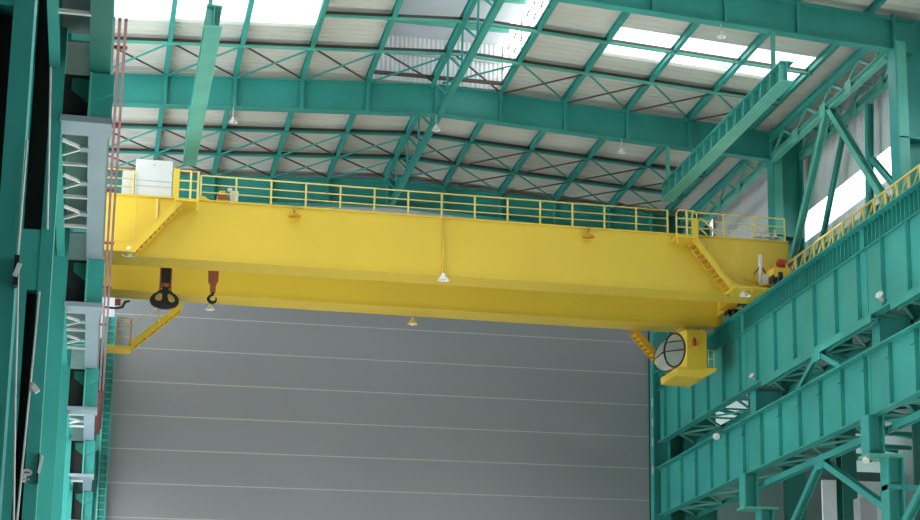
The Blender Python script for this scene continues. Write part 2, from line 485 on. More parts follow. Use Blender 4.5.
portal(55.0, 69.7, 15.2, 11.1, 12.1, 'teal K brace under the lower runway girder, cut by the right edge')

# column bracing above the right runway
def laced(xa, ya, yb, z, label, n=9):
    t = thing('laced_strut', (xa, (ya + yb) / 2, z), label, 'strut')
    MB().ibeam((xa, ya, z), (xa, yb, z), .3, .34, .04, .05).build('lower_chord', TEALP, t)
    MB().ibeam((xa - .1, ya, z + 1.05), (xa - .1, yb, z + 1.05), .24, .36, .04, .05).build('upper_chord', TEAL, t)
    for j in range(n):
        y0 = ya + (yb - ya) * j / n; y1 = ya + (yb - ya) * (j + 1) / n
        za, zc = (z + .1, z + .95) if j % 2 else (z + .95, z + .1)
        MB().bar((xa, y0, za), (xa, y1, zc), .1, .1).build('lacing_bar', TEALP, t)
    for j in (.28, .5, .75):
        y0 = ya + (yb - ya) * j
        box(xa - .17, xa - .14, y0 - .35, y0 + .35, z - .3, z + .3).build('gusset_plate', TEALP, t)
laced(30.6, 70.1, 84.3, 31.05, 'pale teal laced strut under the eaves between the two right columns')
laced(32.1, 70.1, 84.3, 31.3, 'outer laced strut close to the right wall sheets')
laced(30.6, 85.1, 99.3, 31.05, 'shaded laced strut under the eaves behind the crane column')
def vbrace(x, legs, label, m_):
    t = thing('column_brace', (x, 77, 31), label, 'brace')
    for p, q, wd in legs:
        MB().ibeam((x, *p), (x, *q), wd, wd, .05, .04, up=(1, 0, 0)).build('diagonal', m_, t)
    return t
vbrace(30.6, [((77.0, 30.9), (82.9, 24.2), .3), ((76.6, 30.9), (70.3, 24.4), .3)], 'teal V brace spreading from the laced strut down to the runway', TEALP)
vbrace(32.1, [((78.6, 31.0), (83.6, 24.0), .22), ((75.7, 31.0), (76.2, 24.6), .3), ((75.6, 28.4), (71.0, 24.6), .24)], 'thinner dark braces crossing in front of the bright right window', TEAL)

# walkway railing above the upper right runway
t = thing('walkway_railing', (29.8, 74, 23.45), 'pale yellow zigzag railing along the top of the right runway', 'railing')
MB().tube([(29.75, 56, 24.7), (29.75, 81.4, 24.7)], .05).build('top_rail', YELP, t)
MB().tube([(29.75, 56, 23.98), (29.75, 81.4, 23.98)], .045).build('low_rail', YELP, t)
for j in range(22):
    y = 56.2 + j * 1.15
    MB().bar((29.75, y, 23.4), (29.75, y, 24.7), .08, .08).build('post', YELP, t)
    MB().bar((29.75, y, 24.68), (29.75, y + .8, 23.98), .06, .06).build('brace', YELP, t)

# ------------------------------------------------------------------ bay beyond the right runway
tag(box(46, 46.2, 50, 130, 0, 13.2).build('cladding_wall', SHEETW), 'low pale cladding of the neighbouring bay behind the bottom right braces', 'wall')
struct(box(46, 46.2, 50, 130, 14.4, 25.3).build('wall_aisle', DWALL))
struct(box(33.0, 46.2, 49, 49.3, 5, 25.3).build('shade_wall_bay', DWALL))  # unseen wall, added to darken the bay behind the runway gaps
struct(MB().box(32.7, 46.2, 50, 130, 25.2, 25.4).build('trim_2', DWALL))
struct(MB().box(32.4, 60, 106, 106.3, 0, 19.6).box(32.4, 34.2, 106, 106.3, 19.6, 26).box(36.6, 42.2, 106, 106.3, 19.6, 26).box(42.2, 45.2, 106, 106.3, 22.0, 26).box(42.2, 45.2, 106, 106.3, 20.3, 20.7).build('wall_far', DWALL))
tag(box(41.0, 45.4, 105.7, 105.95, 0, 19.0).build('bright_patch_panel', SHEETW), 'pale panel added as a bright patch far behind the bottom right K brace', 'panel')  # added panel; its pale colour stands in for brightness in the far bay
t = thing('neighbour_truss', (36, 92, 19), 'dim lattice of the neighbouring bay seen between the right runway girders', 'truss')
for j in range(7):
    y = 78 + j * 4
    MB().bar((33, y, 20.6), (45.5, y + 1, 20.6), .25, .25).build('strut', TEAL, t)
    MB().bar((33, y, 22.2), (45.5, y + 3, 20.7), .2, .2).build('strut', TEAL, t)
    MB().bar((33, y + 3, 20.7), (45.5, y, 22.4), .2, .2).build('strut', TEALD, t)
tag(box(33.2, 34.0, 81.0, 81.8, 0, 14.2).build('grey_column', GRY), 'pale grey wrapped column low behind the bottom right brace', 'column')
for y in (76, 92):
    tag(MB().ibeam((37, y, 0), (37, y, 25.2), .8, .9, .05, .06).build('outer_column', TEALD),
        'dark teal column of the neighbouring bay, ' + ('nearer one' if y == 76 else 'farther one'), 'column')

# ------------------------------------------------------------------ left columns, runway and bars
LN = ['broad teal left column filling the left edge of the view', 'second left column from the front, with a dark cable recess',
      'third left column from the front', 'fourth left column from the front', 'fifth left column from the front', 'last left column against the back wall']
for i, y in enumerate(LF):
    t = thing('column', (-2, y, 0), 'teal ' + LN[i], 'column')
    top = 31.2 if y > 60 else 26.0
    box(-1.35, -1.1, y - .4, y + .35, 0, top).build('inner_flange', TEAL, t)
    box(-1.7, -1.35, y - .05, y + .02, 0, top).build('web', DARK, t)  # web coloured near-black for the shade of the recess
    box(-3.4, -1.7, y - .4, y + .35, 0, top).build('outer_flange', TEAL, t)
    box(-1.7, -1.55 if i < 2 else -1.35, y - .4, y - .1, 0, 11.4 if i < 2 else top).build('cover_plate', TEAL, t)
    for z in (12.0,):
        box(-1.7, -1.35, y - .38, y - .05, z - .7, z + .55).build('batten_plate', TEAL, t)
    if i == 0: continue
    # bracket that carries the lower runway girder
    zc = {39.7: 15.0, 54.7: 14.72, 69.7: 14.6, 84.7: 14.55, 99.7: 14.55}[y]
    box(-1.13, -.56, y - .1, y - .04, zc, 16.0).build('bracket_web', DARK, t)  # shadow of the open bracket put into the web colour
    MB().box(-.56, -.12, y - .3, y - .24, zc, 15.98).build('bracket_plate', TEAL, t)
    box(-.6, -.55, y - .42, y - .1, zc, 15.98).build('bracket_rib', TEALP, t)
    MB().prism([(-.95, 15.9), (-.55, 15.9), (-.55, 15.35), (-.95, 15.65)], 'y', y - .16, y - .12).build('gusset', TEALD, t)
    MB().prism([(-.55, 15.32), (-.12, 15.55), (-.12, 15.98), (-.55, 15.98)], 'y', y - .36, y - .31).build('gusset', TEAL, t)
    box(-1.13, -.1, y - .45, y + .45, zc - .13, zc).build('cap_plate', BLUG, t)
SEG = ['overhead at the top left', 'the second length from the front', 'the third length', 'the fourth length', 'the farthest length']
for i, (ya, yb) in enumerate(zip(LF, LF[1:])):
    t = thing('runway_girder', (-.3, (ya + yb) / 2, 16), 'lower left runway girder with pale underside and lacing, ' + SEG[i], 'runway girder', 'left runway girders')
    ys = ya + .4
    box(-.43, -.38, ya + .4, yb - .1, 16.06, 18.2).build('web', TEAL, t)
    box(-.62, -.2, ys, yb - .1, 16.0, 16.06).build('bottom_flange', BLUG if i else TEALD, t)  # nearest underside coloured darker, standing in for weaker light there
    box(-.62, -.2, ys, yb - .1, 18.14, 18.2).build('top_flange', TEAL, t)
    box(-1.4, -1.2, ya + .4, yb - .45, 15.98, 16.25).build('edge_beam', TEAL, t)
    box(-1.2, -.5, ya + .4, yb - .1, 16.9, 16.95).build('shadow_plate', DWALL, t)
    step = (yb - ys - 4.4) / 3.5
    y = ya + 3.4
    for k_ in range(4):
        MB().bar((-1.2, y, 16.02), (-.6, y, 16.02), .08, .08).build('lacing_strut', WHT, t)
        if k_ < 3:
            yc = y + 1.45
            box(-.78, -.6, yc - .16, yc + .16, 15.98, 16.04).build('lacing_plate', BLUG, t)
            for d in (-.55, .55):
                MB().bar((-1.2, yc + d, 16.02), (-.74, yc, 16.02), .07, .07).build('lacing_diagonal', WHT, t)
        y += 2.7
UPS = ['nearest the viewer', 'the second length', 'the third length', 'beside the left end of the crane', 'meeting the back wall']
for i, (ya, yb) in enumerate(zip(LF, LF[1:])):
    t = thing('runway_girder', (-.9, (ya + yb) / 2, 19.6), 'upper left runway girder above the left columns, ' + UPS[i], 'runway girder', 'left runway girders')
    box(-.95, -.9, ya + .03, yb - .03, 19.66, 23.39).build('web', TEAL, t)
    box(-1.2, -.55, ya + .03, yb - .03, 19.6, 19.66).build('bottom_flange', TEAL, t)
    box(-1.2, -.55, ya + .03, yb - .03, 23.39, 23.45).build('top_flange', TEAL, t)

BARN = ['outermost', 'second', 'third', 'innermost']
for j, x in enumerate((-.36, -.22, -.08, .06)):
    tag(box(x - .036, x + .036, 44, 98.5, 19.0, 19.09).build('conductor_bar', PINK),
        'dusty pink conductor bar along the left runway, %s of four' % BARN[j], 'conductor bar', 'conductor bars')
for j in range(9):
    y = 46 + j * 6
    tag(MB().box(-.6, .13, y - .04, y + .04, 19.09, 19.16).box(-.6, -.52, y - .04, y + .04, 19.16, 19.6).build('bar_hanger', RUST),
        'small rusty hanger across the conductor bars, %s from the front' % ORD[j], 'hanger', 'conductor bar hangers')
tag(box(-.24, .02, 88.6, 98.4, 18.7, 18.97).build('conductor_cover', mat('faded_red_cover', (0.26, 0.06, 0.065), 0.6)), 'red cover at the far end of the conductor bars', 'cover')
t = thing('ladder', (.3, 99.5, 0), 'green caged ladder strip at the left edge of the grey wall', 'ladder')
box(.06, .14, 99.4, 99.6, 0, 25.0).build('stile', TEALP, t); box(.46, .52, 99.4, 99.6, 0, 25.0).build('stile', TEAL, t)
box(-.1, .46, 99.62, 99.7, 0, 25.0).build('back_plate', TEAL, t)
for j in range(70):
    box(.14, .46, 99.45, 99.52, .4 + j * .35, .44 + j * .35).build('rung', TEALP, t)

# conduits, lamps and the number on the left columns
tag(MB().tube([(-1.23, 39.24, 12.55), (-1.44, 39.24, 17.5), (-1.44, 39.24, 24)], .022).build('conduit', WHT), 'straight white conduit on the second left column, upper run', 'conduit')
tag(MB().tube([(-1.43, 39.24, 4), (-1.43, 39.24, 6.7), (-1.3, 39.24, 11.25)], .022).build('conduit', WHT), 'white conduit beside the dark recess of the second left column', 'conduit')
tag(MB().tube([(-1.07, 24.25, 9.5), (-1.09, 24.25, 8.06)], .014).build('conduit', WHT), 'short white pipe on the edge of the leftmost column', 'conduit')
tag(MB().tube([(-1.07, 24.25, 7.8), (-1.04, 24.25, 7.2), (-1.0, 24.25, 6.2), (-.92, 24.25, 4.7), (-.9, 24.25, 3)], .013).build('cable', WHT), 'bent white cable hanging down the leftmost column', 'cable')
t = thing('column_floodlight', (-1.1, 24.2, 7.7), 'small white floodlight with black hood on the leftmost column', 'floodlight')
box(-1.12, -1.06, 24.12, 24.3, 7.6, 7.98).build('hood', BLK, t)
MB().bar((-1.1, 24.08, 7.7), (-1.05, 24.08, 7.86), .05, .05).build('lens', WHT, t)
t = thing('column_floodlight', (-1.3, 39.1, 9.2), 'small white floodlight halfway up the second left column', 'floodlight')
MB().bar((-1.3, 39.05, 9.3), (-1.2, 39.05, 9.18), .11, .11).build('lens', WHT, t); box(-1.36, -1.28, 39.05, 39.28, 9.22, 9.38).build('hood', GRY, t)
t = thing('column_floodlight', (-1.05, 39.1, 7.7), 'slim white lamp low on the second left column', 'floodlight')
MB().bar((-1.09, 39.2, 7.6), (-1.04, 39.2, 7.95), .05, .06).build('lens', WHT, t); box(-1.12, -1.09, 39.18, 39.3, 7.4, 8.0).build('hood', BLK, t)

def text(body, loc, size, rot, m_, name, label):
    cu = bpy.data.curves.new(name, 'FONT'); cu.body = body; cu.size = size; cu.extrude = .004; cu.offset = .012
    o0 = bpy.data.objects.new(name, cu); COL.objects.link(o0)
    dg = bpy.context.evaluated_depsgraph_get(); me = bpy.data.meshes.new_from_object(o0.evaluated_get(dg))
    bpy.data.objects.remove(o0)
    o = bpy.data.objects.new(name, me); COL.objects.link(o); o.location = loc; o.rotation_euler = rot
    me.materials.clear(); me.materials.append(m_)
    return tag(o, label, 'number')
text('80', (-1.22, 39.28, 7.42), .27, (math.pi / 2, -math.pi / 2, 0), WHT, 'painted_number', 'white number painted sideways low on the second left column')

# ------------------------------------------------------------------ the overhead crane
crane = thing('overhead_crane', (14.5, 86, 23.6), 'huge yellow double girder overhead crane spanning the hall', 'crane')
YF, YR = 82.0, 88.0
g = MB()
g.prism([(-1.0, 23.62), (29.1, 23.62), (30.45, 24.45), (30.45, 26.2), (25.7, 26.2), (3.5, 26.2), (-1.0, 26.2)], 'y', YF + .06, YF + 1.55)
fg = g.build('front_girder', YEL, crane)
MB().box(-1.0, 29.4, YF - .02, YF + 1.65, 23.56, 23.62).build('bottom_flange', YEL, fg)
MB().box(-1.0, 30.45, YF - .02, YF + 1.7, 26.2, 26.26).build('top_flange', YEL, fg)
MB().prism([(3.5, 26.26), (4.05, 26.26), (3.8, 26.4), (3.5, 26.44)], 'y', YF, YF + .2).build('toe_plate', YEL, fg)
for x in (.95, 26.6, 28.2):
    box(x - .012, x + .012, YF + .045, YF + .06, 23.7, 26.15).build('seam', YELP, fg)
for z in (24.2, 24.75):
    box(27.9, 30.4, YF + .045, YF + .06, z, z + .02).build('seam', YELP, fg)
    box(-.9, .95, YF + .045, YF + .06, z, z + .02).build('seam', YELP, fg)
box(1.78, 1.88, YF, YF + .06, 25.2, 26.15).build('drop_pipe', YELP, fg)
MB().tube([(14.2, YF - .02, 23.6), (14.2, YF - .02, 26.2)], .045).build('drop_pipe', YEL, fg)
rg = MB().prism([(-1.0, 23.62), (29.15, 23.48), (29.15, 26.2), (-1.0, 26.2)], 'y', YR + .05, YR + 1.5).build('rear_girder', YEL, crane)
MB().prism([(-1.0, 23.56), (29.2, 23.42), (29.2, 23.48), (-1.0, 23.62)], 'y', YR - .02, YR + 1.6).build('bottom_flange', YEL, rg)
box(-1.0, 29.2, YR - .05, YR + 1.6, 26.2, 26.26).build('top_flange', YEL, rg)
ec = box(28.85, 29.75, YF + 1.7, YR - .06, 23.95, 25.0).build('end_carriage', YEL, crane)
box(28.9, 29.7, YR + 1.62, YR + 3.2, 23.95, 24.9).build('carriage_nose', YEL, ec)
box(28.9, 29.7, YF - 2.2, YF - .04, 23.9, 24.35).build('carriage_nose', YEL, ec)
for y in (80.1, 81.2, 84.6, 86.6, 90.2):
    MB().lathe((29.1, y, 23.95), [(.02, 0), (.36, 0), (.36, .22), (.02, .22)], 18, (1, 0, 0)).build('wheel', BLK, ec)
    box(28.86, 28.93, y - .3, y + .3, 23.7, 24.0).build('wheel_guard', BLK, ec)
MB().prism([(84.0, 23.9), (86.6, 23.9), (86.0, 24.8), (84.6, 24.8)], 'x', 28.5, 28.85).build('bogie_frame', ORG, ec)
lc = box(-1.3, -.55, YF + 1.7, YR - .06, 23.95, 25.0).build('end_carriage', YEL, crane)
for y in (83.5, 86.6):
    MB().lathe((-1.0, y, 23.9), [(.02, 0), (.36, 0), (.36, .22), (.02, .22)], 18, (1, 0, 0)).build('wheel', BLK, lc)

def handrail(x0, x1, y, z, h, sp, name='handrail', parent=crane, skip=None):
    hr = MB().tube([(x0, y, z + h), (x1, y, z + h)], .035, 6).build(name, YELP, parent)
    for q in (.64, .32):
        MB().tube([(x0, y, z + h * q), (x1, y, z + h * q)], .026, 6).build('mid_rail', YELP, hr)
    n_ = max(1, round((x1 - x0) / sp))
    for j in range(n_ + 1):
        xx = x0 + (x1 - x0) * j / n_
        box(xx - .035, xx + .035, y - .035, y + .035, z, z + h).build('post', YELP, hr)
    return hr
HY = YF + .08
handrail(-.9, .8, HY, 26.26, 1.1, 1.5)
handrail(3.62, 24.6, HY, 26.26, 1.1, 1.49)
handrail(25.8, 30.3, HY, 26.26, 1.1, 1.5)

def stair(x0, z0, x1, z1, y0, y1, n_, m1, m2, parent=crane, name='staircase'):
    st = MB().bar((x0, y0, z0), (x1, y0, z1), .05, .26).build(name, m1, parent)
    MB().bar((x0, y1, z0), (x1, y1, z1), .05, .26).build('stringer', m1, st)
    for j in range(1, n_):
        q = j / n_
        xx, zz = x0 + (x1 - x0) * q, z0 + (z1 - z0) * q
        box(xx - .13, xx + .13, y0 + .03, y1 - .03, zz - .02, zz + .02).build('tread', m2, st)
    return st
stair(2.75, 25.85, .85, 23.5, 81.1, 81.93, 11, YEL, ORG)
stair(25.55, 25.8, 27.5, 23.45, 81.1, 81.93, 11, YEL, ORG)
def platform(x0, x1, y0, y1, z, th, m_=YEL):
    p_ = box(x0, x1, y0, y1, z - th, z).build('platform', m_, crane)
    return p_
pl = platform(2.5, 3.52, 81.0, YF - .03, 25.95, .1)
for x in (2.55, 3.47): box(x - .04, x + .04, 81.0, 81.06, 25.4, 25.86).build('bracket', YEL, pl)
pr_ = platform(24.7, 25.72, 81.0, YF - .03, 25.9, .1)
for x in (24.75, 25.67): box(x - .04, x + .04, 81.0, 81.06, 25.5, 25.8).build('bracket', YEL, pr_)
box(2.42, 2.68, 81.0, 81.2, 25.95, 27.25).build('gate_post', YEL, pl)
for z in (26.35, 26.75, 27.18): MB().tube([(2.6, 81.05, z), (3.5, 81.05, z)], .035, 6).build('guard_rail', YELP, pl)
for x in (3.15, 3.46): box(x - .04, x + .04, 81.01, 81.09, 25.95, 27.18).build('guard_post', YELP, pl)
# rounded guard and sloping handrail at the right platform
MB().tube([(24.72, 81.05, 25.9), (24.72, 81.05, 26.95), (24.85, 81.05, 27.1), (25.55, 81.05, 27.1), (25.68, 81.05, 26.95), (25.68, 81.05, 25.9)], .04, 6).build('guard_rail', YELP, pr_)
for z in (26.3, 26.7): MB().tube([(24.72, 81.05, z), (25.68, 81.05, z)], .03, 6).build('guard_rail', YELP, pr_)
box(25.16, 25.24, 81.0, 81.08, 25.9, 27.1).build('guard_post', YELP, pr_)
box(25.45, 25.7, 81.0, 81.2, 25.9, 26.75).build('gate_post', YEL, pr_)
MB().tube([(25.75, 81.1, 26.0), (25.75, 81.1, 26.7), (25.9, 81.1, 26.78), (26.05, 81.1, 26.7), (26.7, 81.1, 26.0)], .04, 6).build('stair_rail', YELP, pr_)
MB().tube([(25.75, 81.1, 26.4), (26.2, 81.1, 26.0)], .03, 6).build('stair_rail', YELP, pr_)
ll = platform(-.9, 1.05, 80.9, YF - .04, 23.54, .1)
lr = platform(27.3, 30.3, 80.6, YF - .04, 23.6, .12)
for x in (28.2, 29.2): MB().bar((x, 80.7, 23.45), (x, 81.9, 23.0 + .5), .06, .1).build('bracket', YEL, lr)
MB().tube([(29.3, 80.65, 23.6), (29.3, 80.65, 24.3), (30.25, 80.65, 24.3), (30.25, 80.65, 23.6)], .03, 6).build('guard_rail', YELP, lr)
MB().tube([(28.72, 81.1, 23.6), (28.72, 81.1, 24.75), (28.72, 81.1, 25.25)], [.09, .09, .09]).build('mast', WHT, lr)
MB().bar((28.72, 81.1, 24.75), (28.4, 81.1, 24.3), .05, .05).build('mast_arm', BLK, lr)
MB().bar((28.72, 81.1, 24.75), (29.0, 81.1, 24.4), .05, .05).build('mast_arm', BLK, lr)
# buffer and drive by the right end
dm = MB().box(28.95, 29.4, 80.6, 80.9, 24.3, 24.62).build('drive_motor', ORG, crane)
box(28.72, 29.45, 80.55, 80.9, 23.75, 24.2).build('drive_base', GRY, dm)
MB().lathe((29.7, 80.7, 24.78), [(.02, -.26), (.2, -.26), (.2, .26), (.02, .26)], 14, (1, .3, 0)).build('red_motor', RED, dm)
MB().lathe((29.6, 80.7, 24.78), [(.05, -.3), (.1, 0)], 10, (0, 0, 1)).build('motor_foot', RED, dm)
box(28.6, 30.2, 80.6, 81.0, 23.7, 23.78).build('drive_frame', YEL, dm)
MB().tube([(30.2, 81.2, 24.8), (32.3, 81.2, 24.75)], .04, 6).build('tie_arm', GRY, crane)

# stair and landing under the left end
st = stair(3.3, 23.1, 1.1, 21.05, 88.4, 89.2, 12, YEL, ORG)
ld = box(.05, 1.2, 88.2, 89.3, 20.88, 21.02).build('landing', YEL, crane)
for x in (.05, .52, 1.12): box(x - .03, x + .03, 88.25, 88.31, 21.02, 22.3 if x > .5 else 23.5).build('post', ORG, ld)
for z in (21.45, 21.8, 22.15): MB().tube([(.52, 88.28, z), (1.12, 88.28, z)], .022, 6).build('guard_rail', YELP, ld)
MB().tube([(.52, 88.28, 22.3), (1.05, 88.28, 22.3), (1.13, 88.28, 22.2)], .03, 6).build('guard_rail', YELP, ld)
MB().tube([(1.2, 88.3, 22.0), (2.9, 88.3, 23.5)], .02, 6).build('stair_rail', YELP, ld)
MB().tube([(2.3, 88.3, 22.2), (2.3, 88.3, 23.55)], .025, 6).build('hanger_rod', YELP, ld)
ca = MB().tube([(-.1, 88, 22.7), (.45, 88, 22.68), (.68, 88, 22.75), (.8, 88, 23.0), (1.0, 88, 23.05)], [.05, .05, .07, .06, .05]).build('collector_arm', BLK, crane)
box(.35, .6, 87.9, 88.1, 22.85, 23.1).build('insulator', RUST, ca)
stair(24.8, 23.2, 26.15, 21.7, 88.5, 89.2, 8, ORG, YEL)

# ------------------------------------------------------------------ cabin
cab = thing('operator_cabin', (27.3, 87, 20.6), 'yellow operator cabin with oval window hanging under the right end of the crane', 'crane cabin')
yf = 86.2
XA, XB = 26.72, 27.72
ZC0, ZC1 = 20.9, 22.78
cb = MB().prism([(XA + .02, ZC0), (XB, ZC0), (XB, ZC1), (XA + .02, ZC1)], 'y', yf, yf + .06)
cb.box(XB - .05, XB, yf + .06, yf + 2.2, ZC0, ZC1).box(XA - .3, XB, yf + .1, yf + 2.25, ZC1 + .001, ZC1 + .07)
cb.box(XA - .4, XB - .05, yf + 2.15, yf + 2.2, ZC0, ZC0 + .7).build('shell', YEL, cab)
# oval front window in the angled corner
p0 = Vector((XA + .05, yf, 0)); p1 = Vector((XA - .95, yf + 1.0, 0)); ax = (p1 - p0).normalized()
ct = (p0 + p1) / 2 + Vector((0, 0, (ZC0 + ZC1) / 2 + .02)); nrm = ax.cross(Vector((0, 0, 1))).normalized()
if nrm.y > 0: nrm = -nrm
RA, RB = .56, .82
ring = [ct + RA * math.cos(a) * ax + RB * math.sin(a) * Vector((0, 0, 1)) for a in [2 * math.pi * j / 36 for j in range(37)]]
MB().tube(ring, .05, 6).build('window_frame', BLK, cab)
gl = MB(); gl.add([ct] + ring[:-1], [(0, 1 + j, 1 + (j + 1) % 36) for j in range(36)]); gl.build('oval_window', CABG, cab)
wb = MB()
for z in (.42, -.02):
    hw = RA * math.sqrt(1 - (z / RB) ** 2)
    wb.bar(ct + Vector((0, 0, z)) - ax * hw, ct + Vector((0, 0, z)) + ax * hw, .05, .05)
wb.build('window_bar', BLK, cab)
# yellow collar to the right of the oval
cv = MB(); L = []
for j in range(37):
    a = -math.pi / 2 + math.pi * j / 36
    L.append(ct - ax * RA * math.cos(a) + Vector((0, 0, 1)) * RB * math.sin(a))
L2 = [Vector((XA + .03, yf, p.z + (ZC1 - ZC0) * .07 * (1 if p.z > ct.z else -1))) for p in L]
for q in L2: q.z = max(ZC0, min(ZC1, q.z))
n = len(L); cv.add(L + L2, [(j, j + 1, n + j + 1, n + j) for j in range(n - 1)]); cv.build('window_collar', YEL, cab)
# curved side glazing on the left
sg = MB(); A = []; B = []
for j in range(19):
    a = math.pi / 2 + math.pi * j / 18
    A.append(ct - ax * RA * math.cos(a) + Vector((0, 0, 1)) * RB * math.sin(a))
    B.append(A[-1] + Vector((-.32, .7, -.28)) * (.35 + .65 * abs(math.cos(a))))
n = len(A); sg.add(A + B, [(j, j + 1, n + j + 1, n + j) for j in range(n - 1)]); sg.build('side_window', CABG, cab)
MB().tube(B, .03, 6).build('side_window_frame', BLK, cab)
MB().tube([A[9], B[9]], .035, 6).build('side_window_bar', BLK, cab)
# flared tray under the cabin
ty0, ty1 = yf - .15, yf + 2.3
tr = MB()
top = [(25.75, ty0, 20.85), (28.15, ty0, 20.95), (28.15, ty1, 20.95), (26.1, ty1, 20.85)]
bot = [(26.1, ty0 + .1, 20.5), (27.5, ty0 + .1, 20.45), (27.5, ty1 - .1, 20.45), (26.1, ty1 - .1, 20.5)]
top[0] = (26.2, ty0, 20.88)
tr.add(top + [(x, y, z - .14) for x, y, z in top] + bot, [(0, 1, 2, 3), (0, 4, 5, 1), (1, 5, 6, 2), (2, 6, 7, 3), (3, 7, 4, 0), (4, 8, 9, 5), (5, 9, 10, 6), (6, 10, 11, 7), (7, 11, 8, 4), (8, 11, 10, 9)])
tr.build('tray', YEL, cab)
hrb = MB()
for x in (27.8, 28.08): hrb.bar((x, yf, 21.0), (x, yf, 21.85), .035, .035)
for z in (21.4, 21.82): hrb.bar((27.77, yf, z), (28.1, yf, z), .03, .03)
hrb.build('balcony_rail', YELP, cab)
MB().lathe((27.1, yf - .02, 22.2), [(.02, -.2), (.09, -.18), (.1, 0), (.05, .2), (.01, .24)], 12).build('red_marker', RED, cab)
sb = box(26.7, 27.1, yf + .9, yf + 1.3, 20.98, 21.55).build('seat', BLK, cab)
box(27.0, 27.1, yf + .9, yf + 1.3, 21.55, 22.1).build('seat_back', BLK, sb)
for x in (27.2, 27.6): box(x - .06, x + .06, yf + 1.88, yf + 2.2, ZC1 + .07, 23.56).build('hanger', YEL, cab)
box(28.0, 28.7, yf + 1.9, yf + 2.5, 23.2, 23.55).build('vent_box', GRY, cab)

# ------------------------------------------------------------------ hooks
hk = thing('hook_block', (2.45, 85.5, 22.2), 'black double ramshorn hook hanging below the left of the crane', 'hook block')
x, y = 2.45, 85.5
box(x - .2, x + .2, y - .25, y + .25, 23.3, 24.6).build('sheave_block', BLK, hk, .03)
for d in (-1, 1): MB().box(x + d * .23 - .03, x + d * .23 + .03, y - .2, y + .2, 22.95, 24.5).build('side_plate', RUST, hk)
MB().lathe((x - .2, y, 23.28), [(.02, 0), (.17, 0), (.17, .4), (.02, .4)], 14, (1, 0, 0)).build('trunnion', RUST, hk)
box(x - .12, x + .12, y - .1, y + .1, 22.3, 23.25).build('shank', BLK, hk, .02)
def plate_curve(name, loops, loc, ext, bev, m_, parent):
    cu = bpy.data.curves.new(name, 'CURVE'); cu.dimensions = '2D'; cu.fill_mode = 'BOTH'; cu.extrude = ext; cu.bevel_depth = bev; cu.bevel_resolution = 2
    for lp in loops:
        sp = cu.splines.new('BEZIER'); sp.bezier_points.add(len(lp) - 1); sp.use_cyclic_u = True
        for b, (px, pz) in zip(sp.bezier_points, lp):
            b.co = (px, pz, 0); b.handle_left_type = b.handle_right_type = 'AUTO'
    o0 = bpy.data.objects.new(name, cu); COL.objects.link(o0)
    dg = bpy.context.evaluated_depsgraph_get(); me = bpy.data.meshes.new_from_object(o0.evaluated_get(dg))
    bpy.data.objects.remove(o0)
    me.transform(Matrix.Translation(Vector(loc) - parent.location) @ Matrix.Rotation(math.pi / 2, 4, 'X'))
    o = bpy.data.objects.new(name, me); COL.objects.link(o); o.parent = parent
    me.materials.clear(); me.materials.append(m_)
    return o
q = .0049
def hp(l): return [((a - 215) * q, (215 - b) * q) for a, b in l]
plate_curve('ramshorn', [hp([(180, 262), (145, 288), (108, 318), (90, 358), (110, 402), (160, 424), (215, 432), (270, 424), (320, 402), (336, 360), (318, 318), (282, 290), (250, 262), (240, 275), (240, 230), (192, 230), (192, 275)]),
    hp([(148, 296), (190, 292), (193, 350), (170, 368), (132, 356), (128, 325)]), hp([(243, 292), (276, 298), (304, 332), (304, 364), (270, 378), (243, 352)])], (x, y, 23.25), .09, .02, BLK, hk)
hk2 = thing('hook_block', (4.5, 85.5, 22.5), 'small single hook under an orange-brown block, right of the ramshorn hook', 'hook block')
x = 4.5
MB().prism([(x - .23, 24.4), (x + .23, 24.4), (x + .22, 23.55), (x + .13, 23.4), (x + .12, 23.05), (x - .12, 23.05), (x - .13, 23.4), (x - .22, 23.55)], 'y', y - .15, y + .15).build('sheave_block', RUST, hk2, .02)
MB().lathe((x, y, 22.9), [(.06, 0), (.07, .18)], 10).build('shank', BLK, hk2)
pts = []; rr = []
for j in range(15):
    a = math.radians(100 + 290 * j / 14); q = j / 14
    pts.append((x + .0 + .17 * math.cos(a), y, 22.75 + .17 * math.sin(a))); rr.append(.05 + .035 * math.sin(math.pi * min(1, q * 1.25)) - .03 * max(0, q - .75) * 4 * .9)
MB().tube(pts, [max(.015, r_) for r_ in rr], 10).build('hook', BLK, hk2)

# ------------------------------------------------------------------ things on the crane
t = thing('electrical_cabinet', (1.65, 83, 26.26), 'large white electrical cabinet on the left end of the crane', 'cabinet')
cx = box(.88, 2.42, 82.25, 83.3, 26.3, 27.95).build('body', WHT, t, .02)
box(.9, 2.4, 82.23, 82.25, 27.0, 27.02).build('seam', GRY, t); box(.9, 2.4, 82.23, 82.25, 26.75, 26.77).build('seam', GRY, t)
box(1.6, 1.66, 82.2, 82.25, 27.7, 27.75).build('latch', GRY, t)
box(.9, 2.4, 82.3, 83.25, 26.26, 26.3).build('plinth', GRY, t)
tag(box(.34, .78, 82.3, 82.8, 26.26, 27.4).build('electrical_cabinet', WHT), 'narrow white cabinet at the far left end of the crane', 'cabinet')
t = thing('hoist_motor', (4.6, 82.8, 26.26), 'orange and yellow motor unit behind the crane railing', 'motor')
box(4.36, 4.82, 82.5, 83.0, 26.26, 26.66).build('base', ORG, t); box(4.44, 4.7, 82.6, 82.9, 26.66, 26.9).build('cover', YEL, t); box(4.38, 4.8, 82.47, 82.5, 26.5, 26.68).build('grille', RUST, t)
t = thing('control_box', (5.05, 82.7, 26.26), 'pale grey control box beside the orange motor on the crane', 'control box')
